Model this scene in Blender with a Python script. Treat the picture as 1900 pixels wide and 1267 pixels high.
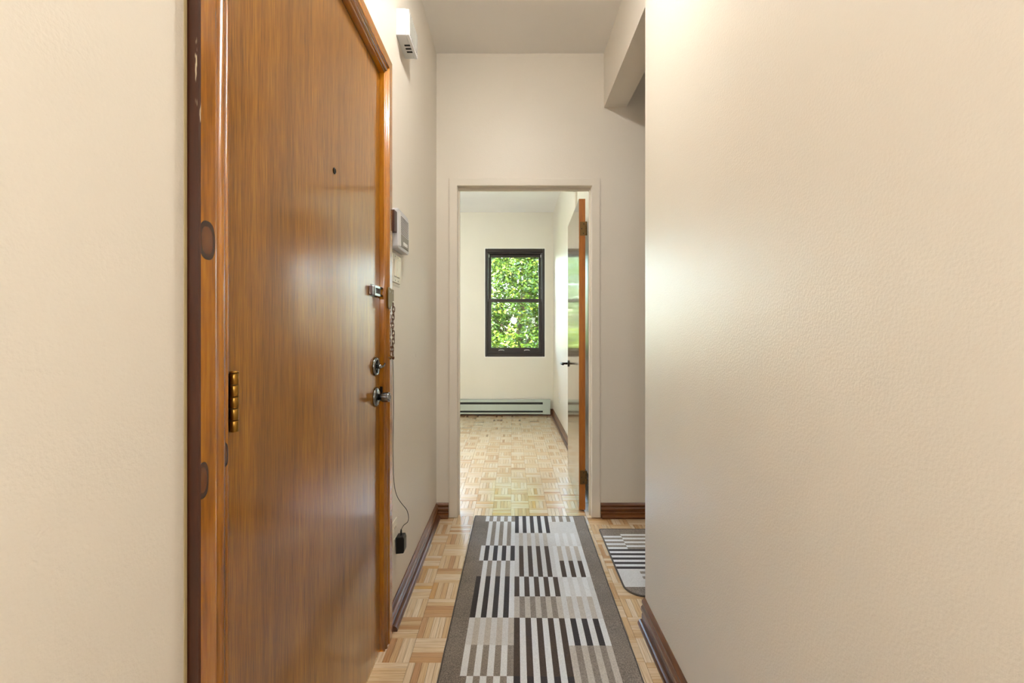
import bpy, math, random
from mathutils import Vector, Matrix

random.seed(7)
for o in list(bpy.data.objects):
    bpy.data.objects.remove(o, do_unlink=True)
SC = bpy.context.scene
COL = SC.collection
PI = math.pi

# ------------------------------------------------------------------ camera
F = 830.0                     # focal length in pixels of the 1900 x 1267 frame
CH = 1.14                     # camera height
cam = bpy.data.cameras.new('camera')
cam.sensor_fit = 'HORIZONTAL'
cam.sensor_width = 36.0
cam.lens = F * 36.0 / 1900.0
cam.shift_x = 0.0
cam.shift_y = -18.0 / 1900.0
cam.clip_start = 0.02
camo = bpy.data.objects.new('camera', cam)
COL.objects.link(camo)
camo.location = (0, 0, CH)
camo.rotation_euler = (PI / 2, 0, 0)
SC.camera = camo

# ------------------------------------------------------------------ world, sun, exposure
W = bpy.data.worlds.new('sky')
SC.world = W
W.use_nodes = True
nt = W.node_tree
nt.nodes.clear()
wo = nt.nodes.new('ShaderNodeOutputWorld')
wb = nt.nodes.new('ShaderNodeBackground')
ws = nt.nodes.new('ShaderNodeTexSky')
ws.sky_type = 'NISHITA'
ws.sun_disc = False
ws.sun_elevation = math.radians(48)
ws.sun_rotation = math.radians(215)
ws.air_density = 1.2
ws.dust_density = 2.0
wb.inputs['Strength'].default_value = 4.6
nt.links.new(ws.outputs[0], wb.inputs[0])
nt.links.new(wb.outputs[0], wo.inputs[0])

sun = bpy.data.lights.new('sun', 'SUN')
sun.energy = 11.0
sun.angle = math.radians(0.6)
sun.color = (1.0, 0.94, 0.84)
suno = bpy.data.objects.new('sun', sun)
COL.objects.link(suno)
suno.rotation_euler = (math.radians(42), 0, math.radians(-62))

SC.view_settings.view_transform = 'Standard'
SC.view_settings.look = 'None'
SC.view_settings.gamma = 1.0
SC.view_settings.use_curve_mapping = False
SC.view_settings.exposure = 1.0
SC.cycles.use_adaptive_sampling = True
SC.cycles.adaptive_threshold = 0.025
SC.cycles.use_light_tree = False
SC.cycles.max_bounces = 6
SC.cycles.diffuse_bounces = 4
SC.cycles.glossy_bounces = 3
SC.cycles.transmission_bounces = 4
SC.cycles.transparent_max_bounces = 6
SC.cycles.caustics_reflective = False
SC.cycles.caustics_refractive = False

HALL_LAMP = 315.0      # emission strength of the hall bulb (built further down)
REAR_FILL = 37.0  # strengths of the unseen lamps added for fill light
ROOM_FILL = 74.0
SIDE_FILL = 20.0

# ------------------------------------------------------------------ materials
def lin(c):
    return tuple((v / 255 / 12.92) if v / 255 <= 0.04045 else ((v / 255 + 0.055) / 1.055) ** 2.4 for v in c) + (1.0,)

class NT:
    def __init__(self, name):
        self.m = bpy.data.materials.new(name)
        self.m.use_nodes = True
        self.t = self.m.node_tree
        self.t.nodes.clear()
        self.out = self.n('ShaderNodeOutputMaterial')
        self.b = self.n('ShaderNodeBsdfPrincipled')
        self.l(self.b.outputs[0], self.out.inputs[0])
    def n(self, kind, **kw):
        nd = self.t.nodes.new(kind)
        for k, v in kw.items():
            setattr(nd, k, v)
        return nd
    def l(self, a, b):
        self.t.links.new(a, b)
    def coord(self, which='Object', scale=(1, 1, 1), loc=(0, 0, 0)):
        tc = self.n('ShaderNodeTexCoord')
        mp = self.n('ShaderNodeMapping')
        mp.inputs['Scale'].default_value = scale
        mp.inputs['Location'].default_value = loc
        self.l(tc.outputs[which], mp.inputs[0])
        return mp.outputs[0]
    def noise(self, vec, scale=5.0, detail=3.0, rough=0.5, dist=0.0):
        nd = self.n('ShaderNodeTexNoise')
        nd.inputs['Scale'].default_value = scale
        nd.inputs['Detail'].default_value = detail
        nd.inputs['Roughness'].default_value = rough
        nd.inputs['Distortion'].default_value = dist
        self.l(vec, nd.inputs['Vector'])
        return nd.outputs[0]
    def ramp(self, fac, stops):
        r = self.n('ShaderNodeValToRGB')
        els = r.color_ramp.elements
        while len(els) < len(stops):
            els.new(0.5)
        for e, (p, c) in zip(els, stops):
            e.position = p
            e.color = c
        self.l(fac, r.inputs[0])
        return r.outputs[0]
    def mix(self, fac, a, b, mode='MIX'):
        m = self.n('ShaderNodeMix', data_type='RGBA', blend_type=mode)
        for sock, v in ((m.inputs[0], fac), (m.inputs[6], a), (m.inputs[7], b)):
            if hasattr(v, 'is_output'):
                self.l(v, sock)
            else:
                sock.default_value = v
        return m.outputs[2]
    def math(self, op, a, b=0.0, c=None, clamp=False):
        m = self.n('ShaderNodeMath', operation=op, use_clamp=clamp)
        for i, v in enumerate((a, b, c)):
            if v is None:
                continue
            if hasattr(v, 'is_output'):
                self.l(v, m.inputs[i])
            else:
                m.inputs[i].default_value = v
        return m.outputs[0]
    def bump(self, h, strength=0.3, dist=0.001):
        b = self.n('ShaderNodeBump')
        b.inputs['Strength'].default_value = strength
        b.inputs['Distance'].default_value = dist
        self.l(h, b.inputs['Height'])
        self.l(b.outputs[0], self.b.inputs['Normal'])
        return b.outputs[0]
    def set(self, color=None, rough=None, metal=None, spec=None, coat=None, coat_rough=None):
        I = self.b.inputs
        if color is not None:
            if hasattr(color, 'is_output'):
                self.l(color, I['Base Color'])
            else:
                I['Base Color'].default_value = color
        for key, v in (('Roughness', rough), ('Metallic', metal), ('Specular IOR Level', spec), ('Coat Weight', coat), ('Coat Roughness', coat_rough)):
            if v is None:
                continue
            if hasattr(v, 'is_output'):
                self.l(v, I[key])
            else:
                I[key].default_value = v
        return self

def paint(name, rgb, rough=0.5, bump=0.35, scale=230, vary=0.05, spec=0.5, marks=0.0):
    a = NT(name)
    v = a.coord('Object')
    c = lin(rgb)
    low = a.noise(v, 1.7, 2)
    col = a.mix(a.math('MULTIPLY', low, 1.0), tuple(x * (1 - vary) for x in c[:3]) + (1,), tuple(min(1, x * (1 + vary)) for x in c[:3]) + (1,))
    if marks:
        sp = a.noise(v, 21, 2, 0.6)
        dots = a.math('GREATER_THAN', sp, 0.795)
        col = a.mix(a.math('MULTIPLY', dots, marks), col, lin((110, 92, 75)))
    a.set(col, rough, spec=spec)
    a.bump(a.noise(v, scale, 2, 0.55), bump, 0.0012)
    return a.m

def wood(name, c_dark, c_mid, c_light, axis=2, rough=0.3, coat=0.0, coat_rough=0.1, fine=1.0, knots=(), spec=0.5, wear=None, tint=None, lowmix=0.6):
    """grain running along one object axis; knots = ((y, z, ry, rz), ...) in object metres"""
    a = NT(name)
    s1 = [26 * fine] * 3; s1[axis] = 1.6
    s2 = [240 * fine] * 3; s2[axis] = 12.0
    v1 = a.coord('Object', s1)
    v2 = a.coord('Object', s2)
    n1 = a.noise(v1, 1.0, 4, 0.6, 0.4)
    n2 = a.noise(v2, 1.0, 3, 0.6)
    g = a.math('ADD', a.math('MULTIPLY', n1, lowmix), a.math('MULTIPLY', n2, 1 - lowmix))
    col = a.ramp(g, [(0.33, lin(c_dark)), (0.5, lin(c_mid)), (0.68, lin(c_light))])
    if tint:                                   # slow colour drift of the veneer
        s3 = [7.0] * 3; s3[axis] = 0.7
        n3 = a.noise(a.coord('Object', s3), 1.0, 2)
        col = a.mix(a.ramp(n3, [(0.4, (0, 0, 0, 1)), (0.65, (1, 1, 1, 1))]), col, a.mix(0.35, col, lin(tint)))
    if knots:
        tc = a.n('ShaderNodeTexCoord')
        sx = a.n('ShaderNodeSeparateXYZ')
        a.l(tc.outputs['Object'], sx.inputs[0])
        for (ky, kz, ry, rz) in knots:
            dy = a.math('DIVIDE', a.math('SUBTRACT', sx.outputs[1], ky), ry)
            dz = a.math('DIVIDE', a.math('SUBTRACT', sx.outputs[2], kz), rz)
            d = a.math('SQRT', a.math('ADD', a.math('POWER', a.math('ABSOLUTE', dy), 2.6), a.math('POWER', a.math('ABSOLUTE', dz), 2.6)))
            ring = a.ramp(d, [(0.0, lin((112, 66, 32))), (0.55, lin((96, 56, 30))), (0.86, lin((40, 24, 18))), (0.98, lin((58, 36, 22)))])
            f = a.ramp(d, [(0.95, (1, 1, 1, 1)), (1.0, (0, 0, 0, 1))])
            col = a.mix(f, col, ring)
    if wear:                                   # old paint flecks and bare spots
        nw = a.noise(a.coord('Object', wear[1]), 1.0, 4, 0.65, 0.3)
        f = a.ramp(nw, [(wear[2], (0, 0, 0, 1)), (wear[2] + 0.02, (1, 1, 1, 1))])
        col = a.mix(f, col, lin(wear[0]))
    a.set(col, rough, spec=spec, coat=coat, coat_rough=coat_rough)
    a.bump(n2, 0.12, 0.0006)
    return a.m

def plain(name, rgb, rough=0.5, metal=0.0, bump=0.0, scale=300, spec=0.5, vary=0.06):
    a = NT(name)
    v = a.coord('Object')
    c = lin(rgb)
    n = a.noise(v, 9, 3)
    col = a.mix(n, tuple(x * (1 - vary) for x in c[:3]) + (1,), tuple(min(1, x * (1 + vary)) for x in c[:3]) + (1,))
    a.set(col, rough, metal, spec=spec)
    if bump:
        a.bump(a.noise(v, scale, 2), bump, 0.001)
    return a.m

def fabric(name, rgb, var=0.2):
    a = NT(name)
    v = a.coord('Object')
    c = lin(rgb)
    n = a.noise(v, 240, 2, 0.7)
    n2 = a.noise(v, 9, 3)
    g = a.math('ADD', a.math('MULTIPLY', n, 0.85), a.math('MULTIPLY', n2, 0.15))
    col = a.ramp(g, [(0.3, tuple(x * (1 - var * 1.6) for x in c[:3]) + (1,)), (0.7, tuple(min(1, x * (1 + var)) for x in c[:3]) + (1,))])
    a.set(col, 0.85, spec=0.25)
    a.b.inputs['Sheen Weight'].default_value = 0.25
    a.b.inputs['Sheen Roughness'].default_value = 0.4
    a.bump(n, 0.5, 0.002)
    return a.m

def emit(name, rgb, strength):
    a = NT(name)
    a.t.nodes.remove(a.b)
    e = a.n('ShaderNodeEmission')
    e.inputs[0].default_value = rgb + (1,)
    e.inputs[1].default_value = strength
    a.l(e.outputs[0], a.out.inputs[0])
    return a.m

def parquet(name, single):
    a = NT(name)
    uv = a.n('ShaderNodeUVMap')
    if single:
        oi = a.n('ShaderNodeObjectInfo')
        rnd = oi.outputs['Random']
    else:
        at = a.n('ShaderNodeAttribute', attribute_name='rnd')
        rnd = at.outputs['Fac']
    cb = a.n('ShaderNodeCombineXYZ')
    a.l(a.math('MULTIPLY', rnd, 37.0), cb.inputs[0])
    a.l(a.math('MULTIPLY', rnd, 91.0), cb.inputs[1])
    add = a.n('ShaderNodeVectorMath', operation='ADD')
    a.l(uv.outputs[0], add.inputs[0]); a.l(cb.outputs[0], add.inputs[1])
    m1 = a.n('ShaderNodeMapping'); m1.inputs['Scale'].default_value = (7, 170, 1)
    a.l(add.outputs[0], m1.inputs[0])
    g = a.noise(m1.outputs[0], 1.0, 4, 0.6, 0.5)
    base = a.ramp(rnd, [(0.0, lin((236, 218, 190))), (0.35, lin((233, 211, 178))), (0.62, lin((224, 196, 156))), (0.82, lin((213, 178, 134))), (0.93, lin((196, 154, 112))), (1.0, lin((224, 184, 120)))])
    dark = a.mix(1.0, base, (0.60, 0.47, 0.34, 1), 'MULTIPLY')
    f = a.ramp(g, [(0.42, (0, 0, 0, 1)), (0.74, (1, 1, 1, 1))])
    col = a.mix(a.math('MULTIPLY', f, 0.75), base, dark)
    a.set(col, 0.25, spec=0.5, coat=1.0, coat_rough=0.13)
    a.b.inputs['Coat IOR'].default_value = 1.6
    geo = a.n('ShaderNodeNewGeometry')
    wv = a.noise(geo.outputs['Position'], 14, 3, 0.6)
    h = a.math('ADD', a.math('MULTIPLY', g, 0.25), wv)
    a.bump(h, 0.12, 0.002)
    return a.m

M = {}
M['wall'] = paint('beige_wall_paint', (228, 220, 207), 0.42, 0.55, 210, marks=0.35)
M['wall_room'] = paint('pale_bedroom_paint', (228, 223, 210), 0.28, 0.15)
M['ceil'] = paint('ceiling_paint', (240, 236, 230), 0.8, 0.12, 160)
M['ceil_room'] = paint('white_ceiling_paint', (246, 246, 247), 0.8, 0.1, 160)
M['trim_paint'] = paint('beige_trim_paint', (228, 220, 207), 0.33, 0.12, 90, marks=0.3)
M['reveal'] = paint('white_reveal_paint', (240, 238, 232), 0.5, 0.1)
M['door'] = wood('oak_veneer', (94, 56, 4), (144, 92, 10), (178, 123, 26), 2, 0.34, 1.0, 0.15, 1.6, spec=0.25, tint=(100, 62, 16), lowmix=0.38)
M['casing'] = wood('varnished_pine_casing', (124, 73, 8), (166, 104, 14), (192, 131, 30), 2, 0.25, 0.7, 0.06, 0.6,
                   knots=((0.656, 1.274, 0.0175, 0.029), (0.646, 0.925, 0.013, 0.027), (0.706, 0.945, 0.008, 0.022)))
M['casing_h'] = wood('varnished_pine_header', (124, 73, 8), (166, 104, 14), (192, 131, 30), 1, 0.25, 0.7, 0.06, 0.6)
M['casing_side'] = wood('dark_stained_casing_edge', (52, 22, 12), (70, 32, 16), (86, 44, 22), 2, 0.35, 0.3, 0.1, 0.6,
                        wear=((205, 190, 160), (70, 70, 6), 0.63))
M['base_y'] = wood('dark_varnished_base', (58, 30, 10), (104, 58, 20), (140, 86, 36), 1, 0.32, 0.35, 0.2, 0.9, wear=((160, 140, 118), (90, 5, 90), 0.74))
M['base_x'] = wood('dark_varnished_base_cross', (58, 30, 10), (104, 58, 20), (140, 86, 36), 0, 0.32, 0.35, 0.2, 0.9, wear=((160, 140, 118), (5, 90, 90), 0.74))
M['shoe_y'] = wood('worn_shoe_moulding', (62, 34, 18), (92, 54, 32), (116, 72, 46), 1, 0.32, 0.4, 0.2, 0.9, wear=((160, 140, 122), (70, 5, 70), 0.72))
M['door2'] = wood('dark_oak_veneer', (84, 60, 34), (108, 78, 46), (132, 98, 60), 2, 0.2, 0.8, 0.10, 1.2)
M['door2_edge'] = wood('orange_door_edge', (140, 78, 12), (168, 98, 20), (188, 118, 34), 2, 0.35, 0.3, 0.1, 0.8)
M['brass'] = plain('aged_brass', (150, 110, 45), 0.32, 0.9)
M['brass_dark'] = plain('tarnished_brass', (112, 88, 52), 0.42, 0.85)
M['bronze'] = plain('brown_bronze', (96, 62, 42), 0.4, 0.8)
M['chrome'] = plain('dark_chrome', (128, 130, 132), 0.12, 1.0)
M['black_metal'] = plain('black_metal', (24, 22, 22), 0.3, 0.6)
M['black_plastic'] = plain('black_plastic', (14, 15, 17), 0.3)
M['black_rubber'] = plain('black_rubber', (22, 20, 18), 0.5)
M['white_plastic'] = plain('white_plastic', (222, 222, 222), 0.4)
M['grey_plastic'] = plain('grey_plastic', (206, 206, 210), 0.45)
M['slot'] = plain('dark_slot', (96, 92, 84), 0.7)
M['slot_light'] = plain('grey_slot', (150, 148, 140), 0.6)
M['black_slot'] = plain('black_slot', (18, 16, 12), 0.7)
M['ivory'] = plain('ivory_plastic', (232, 226, 208), 0.35)
M['brown_block'] = plain('dark_brown_block', (62, 34, 30), 0.45)
M['window_frame'] = plain('brown_window_frame', (44, 36, 33), 0.32, bump=0.05)
M['window_track'] = plain('grey_window_track', (96, 92, 96), 0.35)
M['heater'] = plain('pale_green_heater', (184, 196, 188), 0.4)
M['heater_dark'] = plain('heater_louvre', (36, 40, 38), 0.6)
M['subfloor'] = plain('dark_subfloor', (112, 76, 44), 0.7)
M['caulk'] = paint('old_caulk', (176, 158, 116), 0.5, 0.5, 60, marks=0.8)
M['pq1'] = parquet('parquet_finger_wood', True)
M['pq2'] = parquet('parquet_field_wood', False)
M['steel'] = plain('steel_screw', (170, 165, 155), 0.3, 1.0)
M['bark'] = wood('bark', (60, 46, 34), (88, 70, 52), (112, 92, 70), 2, 0.9, fine=0.5)
M['lawn'] = plain('lawn', (96, 118, 58), 0.9, bump=0.4, scale=40, vary=0.3)
M['brick_far'] = plain('neighbour_wall', (92, 92, 104), 0.9)
M['bulb_hall'] = emit('hall_bulb', (1.0, 0.97, 0.915), HALL_LAMP)
M['fill_rear'] = emit('rear_fill', (1.0, 0.985, 0.955), REAR_FILL)
M['fill_room'] = emit('bedroom_fill', (0.94, 0.97, 1.0), ROOM_FILL)
M['fill_side'] = emit('side_fill', (1.0, 0.97, 0.92), SIDE_FILL)
RUG = {
    'border': fabric('rug_taupe_border', (136, 127, 118), 0.42),
    'W': fabric('rug_white', (226, 229, 232), 0.10),
    'L': fabric('rug_light_beige', (196, 190, 183), 0.16),
    'T': fabric('rug_taupe', (146, 138, 129), 0.28),
    'D': fabric('rug_charcoal', (56, 51, 52), 0.25),
    'B': fabric('rug_dark_brown', (76, 63, 54), 0.25),
    'V': fabric('rug_pale_grey', (214, 215, 216), 0.12),
}
M['binding'] = fabric('rug_binding', (84, 78, 72), 0.2)

def glass_mat():
    a = NT('window_glass')
    a.t.nodes.remove(a.b)
    tr = a.n('ShaderNodeBsdfTransparent'); gl = a.n('ShaderNodeBsdfGlossy')
    gl.inputs['Roughness'].default_value = 0.02
    tr.inputs[0].default_value = (0.96, 0.98, 0.97, 1)
    fr = a.n('ShaderNodeFresnel'); fr.inputs[0].default_value = 1.45
    mx = a.n('ShaderNodeMixShader')
    a.l(fr.outputs[0], mx.inputs[0]); a.l(tr.outputs[0], mx.inputs[1]); a.l(gl.outputs[0], mx.inputs[2])
    a.l(mx.outputs[0], a.out.inputs[0])
    return a.m
M['glass'] = glass_mat()

def leaf_mat(name, stops, trans):
    a = NT(name)
    at = a.n('ShaderNodeAttribute', attribute_name='rnd')
    col = a.ramp(at.outputs['Fac'], stops)
    a.set(col, 0.45, spec=0.2)
    t = a.n('ShaderNodeBsdfTranslucent')
    a.l(a.mix(0.5, col, (0.42, 0.58, 0.06, 1)), t.inputs[0])
    mx = a.n('ShaderNodeMixShader'); mx.inputs[0].default_value = trans
    a.l(a.b.outputs[0], mx.inputs[1]); a.l(t.outputs[0], mx.inputs[2])
    a.l(mx.outputs[0], a.out.inputs[0])
    return a.m
M['leaf'] = leaf_mat('green_leaves', [(0, lin((6, 14, 5))), (0.45, lin((24, 44, 8))), (0.8, lin((62, 88, 16))), (1, lin((124, 134, 46)))], 0.2)
M['leaf_dark'] = leaf_mat('dark_leaves', [(0, lin((22, 34, 28))), (1, lin((58, 74, 52)))], 0.15)

# ------------------------------------------------------------------ mesh helpers
OFF = {}
def link(o, parent=None):
    COL.objects.link(o)
    if parent is not None:
        o.parent = parent
    return o

def tag(o, label=None, cat=None, group=None, kind=None):
    if label: o['label'] = label
    if cat: o['category'] = cat
    if group: o['group'] = group
    if kind: o['kind'] = kind
    return o

def empty(name, loc, label=None, cat=None, group=None, kind=None):
    o = bpy.data.objects.new(name, None)
    o.empty_display_size = 0.05
    o.location = loc
    link(o)
    OFF[o.name] = Vector(loc)
    return tag(o, label, cat, group, kind)

class MB:
    def __init__(self):
        self.v = []; self.f = []; self.mi = []; self.sm = []
    def add(self, verts, faces, mi=0, smooth=False):
        k = len(self.v)
        self.v += [Vector(p) for p in verts]
        for f in faces:
            self.f.append(tuple(i + k for i in f)); self.mi.append(mi); self.sm.append(smooth)
        return self
    def box(self, x0, x1, y0, y1, z0, z1, mi=0):
        v = [(x, y, z) for z in (z0, z1) for (x, y) in ((x0, y0), (x1, y0), (x1, y1), (x0, y1))]
        return self.add(v, [(3, 2, 1, 0), (4, 5, 6, 7), (0, 1, 5, 4), (1, 2, 6, 5), (2, 3, 7, 6), (3, 0, 4, 7)], mi)
    def prism(self, prof, fa, fb, mi=0, smooth=False, cap=True, mis=None, sms=None):
        """prof: closed 2-D outline; fa/fb map an outline point to the two ends"""
        n = len(prof)
        va = [fa(*p) for p in prof]; vb = [fb(*p) for p in prof]
        k = len(self.v)
        self.add(va + vb, [])
        for i in range(n):
            j = (i + 1) % n
            self.f.append((k + i, k + j, k + n + j, k + n + i)); self.mi.append(mis[i] if mis else mi); self.sm.append(sms[i] if sms else smooth)
        if cap:
            self.f.append(tuple(k + i for i in reversed(range(n)))); self.mi.append(mi); self.sm.append(False)
            self.f.append(tuple(k + n + i for i in range(n))); self.mi.append(mi); self.sm.append(False)
        return self
    def lathe(self, c, axis, prof, n=24, mi=0, smooth=True):
        """prof: [(radius, distance along axis), ...] from c"""
        ax = Vector(axis).normalized()
        u = ax.orthogonal().normalized(); w = ax.cross(u)
        c = Vector(c); k = len(self.v); m = len(prof)
        for (r, h) in prof:
            for i in range(n):
                a = 2 * PI * i / n
                self.v.append(c + ax * h + (u * math.cos(a) + w * math.sin(a)) * r)
        for j in range(m - 1):
            for i in range(n):
                i2 = (i + 1) % n
                self.f.append((k + j * n + i, k + j * n + i2, k + (j + 1) * n + i2, k + (j + 1) * n + i)); self.mi.append(mi); self.sm.append(smooth)
        self.f.append(tuple(k + i for i in reversed(range(n)))); self.mi.append(mi); self.sm.append(False)
        self.f.append(tuple(k + (m - 1) * n + i for i in range(n))); self.mi.append(mi); self.sm.append(False)
        return self
    def tube(self, pts, r, n=8, mi=0, closed=False):
        pts = [Vector(p) for p in pts]; m = len(pts); k = len(self.v)
        rr = r if isinstance(r, (list, tuple)) else [r] * m
        prev = None
        for i, p in enumerate(pts):
            if closed:
                t = pts[(i + 1) % m] - pts[i - 1]
            else:
                t = pts[min(i + 1, m - 1)] - pts[max(i - 1, 0)]
            t.normalize()
            if prev is None:
                u = t.orthogonal().normalized()
            else:
                u = (prev - t * prev.dot(t)).normalized()
            prev = u
            w = t.cross(u)
            for a in range(n):
                an = 2 * PI * a / n
                self.v.append(p + (u * math.cos(an) + w * math.sin(an)) * rr[i])
        for i in range(m if closed else m - 1):
            for a in range(n):
                a2 = (a + 1) % n; i2 = (i + 1) % m
                self.f.append((k + i * n + a, k + i * n + a2, k + i2 * n + a2, k + i2 * n + a)); self.mi.append(mi); self.sm.append(True)
        if not closed:
            self.f.append(tuple(k + a for a in reversed(range(n)))); self.mi.append(mi); self.sm.append(False)
            self.f.append(tuple(k + (m - 1) * n + a for a in range(n))); self.mi.append(mi); self.sm.append(False)
        return self
    def mesh(self, name, mats, origin):
        me = bpy.data.meshes.new(name)
        me.from_pydata([tuple(p - origin) for p in self.v], [], self.f)
        for m in (mats if isinstance(mats, (list, tuple)) else [mats]):
            me.materials.append(m)
        for p, mi, s in zip(me.polygons, self.mi, self.sm):
            p.material_index = mi; p.use_smooth = s
        me.update()
        return me
    def build(self, name, mats, parent=None, origin=None, bevel=0.0, label=None, cat=None, group=None, kind=None, seg=2):
        if origin is None:
            if parent is not None:
                origin = OFF[parent.name]
            else:
                xs = [p.x for p in self.v]; ys = [p.y for p in self.v]; zs = [p.z for p in self.v]
                origin = Vector(((min(xs) + max(xs)) / 2, (min(ys) + max(ys)) / 2, min(zs)))
        origin = Vector(origin)
        o = bpy.data.objects.new(name, self.mesh(name, mats, origin))
        link(o, parent)
        o.location = origin - (OFF[parent.name] if parent is not None else Vector())
        OFF[o.name] = origin
        if bevel:
            b = o.modifiers.new('bevel', 'BEVEL')
            b.width = bevel; b.segments = seg; b.limit_method = 'ANGLE'; b.angle_limit = math.radians(40)
            b.harden_normals = False
        return tag(o, label, cat, group, kind)

def bez(pts, n=8):
    """smooth curve through points (Catmull-Rom)"""
    P = [Vector(p) for p in pts]; out = []
    for i in range(len(P) - 1):
        p0 = P[max(i - 1, 0)]; p1 = P[i]; p2 = P[i + 1]; p3 = P[min(i + 2, len(P) - 1)]
        for k in range(n):
            t = k / n
            out.append(0.5 * ((2 * p1) + (p2 - p0) * t + (2 * p0 - 5 * p1 + 4 * p2 - p3) * t * t + (3 * p1 - p0 - 3 * p2 + p3) * t ** 3))
    out.append(P[-1])
    return out

O0 = Vector((0, 0, 0))
# ------------------------------------------------------------------ layout (metres)
XL, XR = -0.465, 0.520          # hall side walls
YE, YE2 = 2.75, 2.84            # end wall with the bedroom doorway
ZC = 2.85                       # hall ceiling
YB = -2.3                       # wall behind the camera
YRC = 1.750                     # corner where the right wall stops
RBX = 0.565; RBX2 = 0.703; BZ = 2.518   # beam over the side opening
DX0, DX1, DZ = -0.335, 0.489, 2.0346    # doorway in the end wall
RX0, RX1 = -2.1, 0.5625         # bedroom
RY = 6.10; RZ = 2.769
SX = 2.6                        # side room far wall
FY0, FY1, FZ = 0.700, 1.612, 2.080      # rough opening of the entrance door

# ------------------------------------------------------------------ structure
m = MB()
m.box(-0.60, XL, YB, 0.6415, 0, ZC); m.box(-0.60, -0.4725, 0.6415, FY0, 0, ZC)
m.box(-0.60, XL, FY1, YE + 0.09, 0, ZC); m.box(-0.60, XL, FY0, FY1, FZ, ZC)
m.build('wall_left', M['wall'], origin=O0, kind='structure', label='beige hall wall around the varnished entrance door')
m = MB(); m.box(XR, 0.66, YB, YRC, 0, ZC)
m.build('wall_right', M['wall'], origin=O0, bevel=0.004, kind='structure', label='plain beige hall wall filling the right of the view')
m = MB()
m.box(XL, DX0 - 0.012, YE, YE2, 0, ZC); m.box(DX1 + 0.012, SX, YE, YE2, 0, ZC); m.box(DX0 - 0.012, DX1 + 0.012, YE, YE2, DZ + 0.012, ZC)
m.build('wall_end', M['wall'], origin=O0, kind='structure', label='beige wall with the bedroom doorway at the end of the hall')
m = MB(); m.box(RBX, RBX2, YRC - 0.15, YE, BZ, ZC)
m.build('beam_over_side_opening', M['wall'], origin=O0, kind='structure', label='boxed beige beam under the ceiling over the side opening')
m = MB(); m.box(-0.60, SX + 0.1, YB - 0.1, YB, 0, ZC)
m.build('wall_back', M['wall'], origin=O0, kind='structure', label='beige wall closing the hall behind the viewer')
m = MB(); m.box(SX, SX + 0.1, YB, YE2, 0, ZC)
m.build('wall_side_room', M['wall'], origin=O0, kind='structure', label='far wall of the side room')
m = MB(); m.box(-0.60, SX + 0.1, YB - 0.1, YE2, ZC, ZC + 0.12)
m.build('ceiling', M['ceil'], origin=O0, kind='structure', label='flat pale ceiling of the hall')
# bedroom shell
WX0, WX1, WZ0, WZ1 = -0.378, 0.458, 0.788, 2.286
m = MB(); m.box(RX0 - 0.1, RX0, YE2, RY + 0.2, 0, RZ)
m.build('wall_bedroom_left', M['wall_room'], origin=O0, kind='structure', label='bedroom wall left of the window wall')
m = MB(); m.box(RX1, RX1 + 0.1, YE2, RY + 0.2, 0, RZ)
m.build('wall_bedroom_right', M['wall_room'], origin=O0, kind='structure', label='bedroom wall behind the open interior door')
m = MB(); m.box(RX0 - 0.1, -0.60, YE, YE2, 0, RZ)
m.build('wall_bedroom_front', M['wall_room'], origin=O0, kind='structure', label='bedroom side wall beside the doorway')
m = MB()
W2 = -1.20                       # offset of an unseen second window, added to light the bedroom
m.box(RX0, WX0 + W2, RY, RY + 0.2, 0, RZ); m.box(WX1 + W2, WX0, RY, RY + 0.2, 0, RZ); m.box(WX1, RX1, RY, RY + 0.2, 0, RZ)
for q in (0, W2):
    m.box(WX0 + q, WX1 + q, RY, RY + 0.2, 0, WZ0); m.box(WX0 + q, WX1 + q, RY, RY + 0.2, WZ1, RZ)
m.build('wall_window', M['wall_room'], origin=O0, kind='structure', label='pale bedroom wall around the brown window')
m = MB(); m.box(RX0 - 0.1, SX + 0.1, YE2, RY + 0.2, RZ, RZ + 0.2)
m.build('ceiling', M['ceil_room'], origin=O0, kind='structure', label='white ceiling of the bedroom')

# ------------------------------------------------------------------ floor: parquet fingers
TXW, TYW = 0.1165, 0.1226
SEAM_X, SEAM_Y = -0.356, 1.6653
floor = empty('floor', (0, 0, 0), 'pale parquet floor of small basket weave fingers', None, None, 'structure')
m = MB(); m.box(-0.60, SX + 0.1, YB - 0.1, YE2, -0.05, -0.008); m.box(RX0 - 0.1, SX + 0.1, YE2, RY + 0.2, -0.05, -0.008)
m.build('subfloor', M['subfloor'], floor)
RUGA = math.atan(0.0112)
def under_runner(x, y):
    c = 0.107 - 0.0112 * (2.75 - y)
    return abs(x - c) < 0.325 and 0.42 < y < 2.745
def under_mat(x, y):
    return x > 0.512 and 1.925 < y < 2.565
def visible(x, y):
    if y < 1.44: return False
    px = 950 + F * x / y; py = 615.5 + F * CH / y
    if not (0 < px < 1900 and 0 < py < 1267): return False
    if y < 2.7 and x < -0.447: return False
    if x > 0.49 and x / y > XR / YRC: return False
    if y > YE and not (DX0 < x * YE / y < DX1): return False
    return not (under_runner(x, y) or under_mat(x, y))
G = 0.0004
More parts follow.
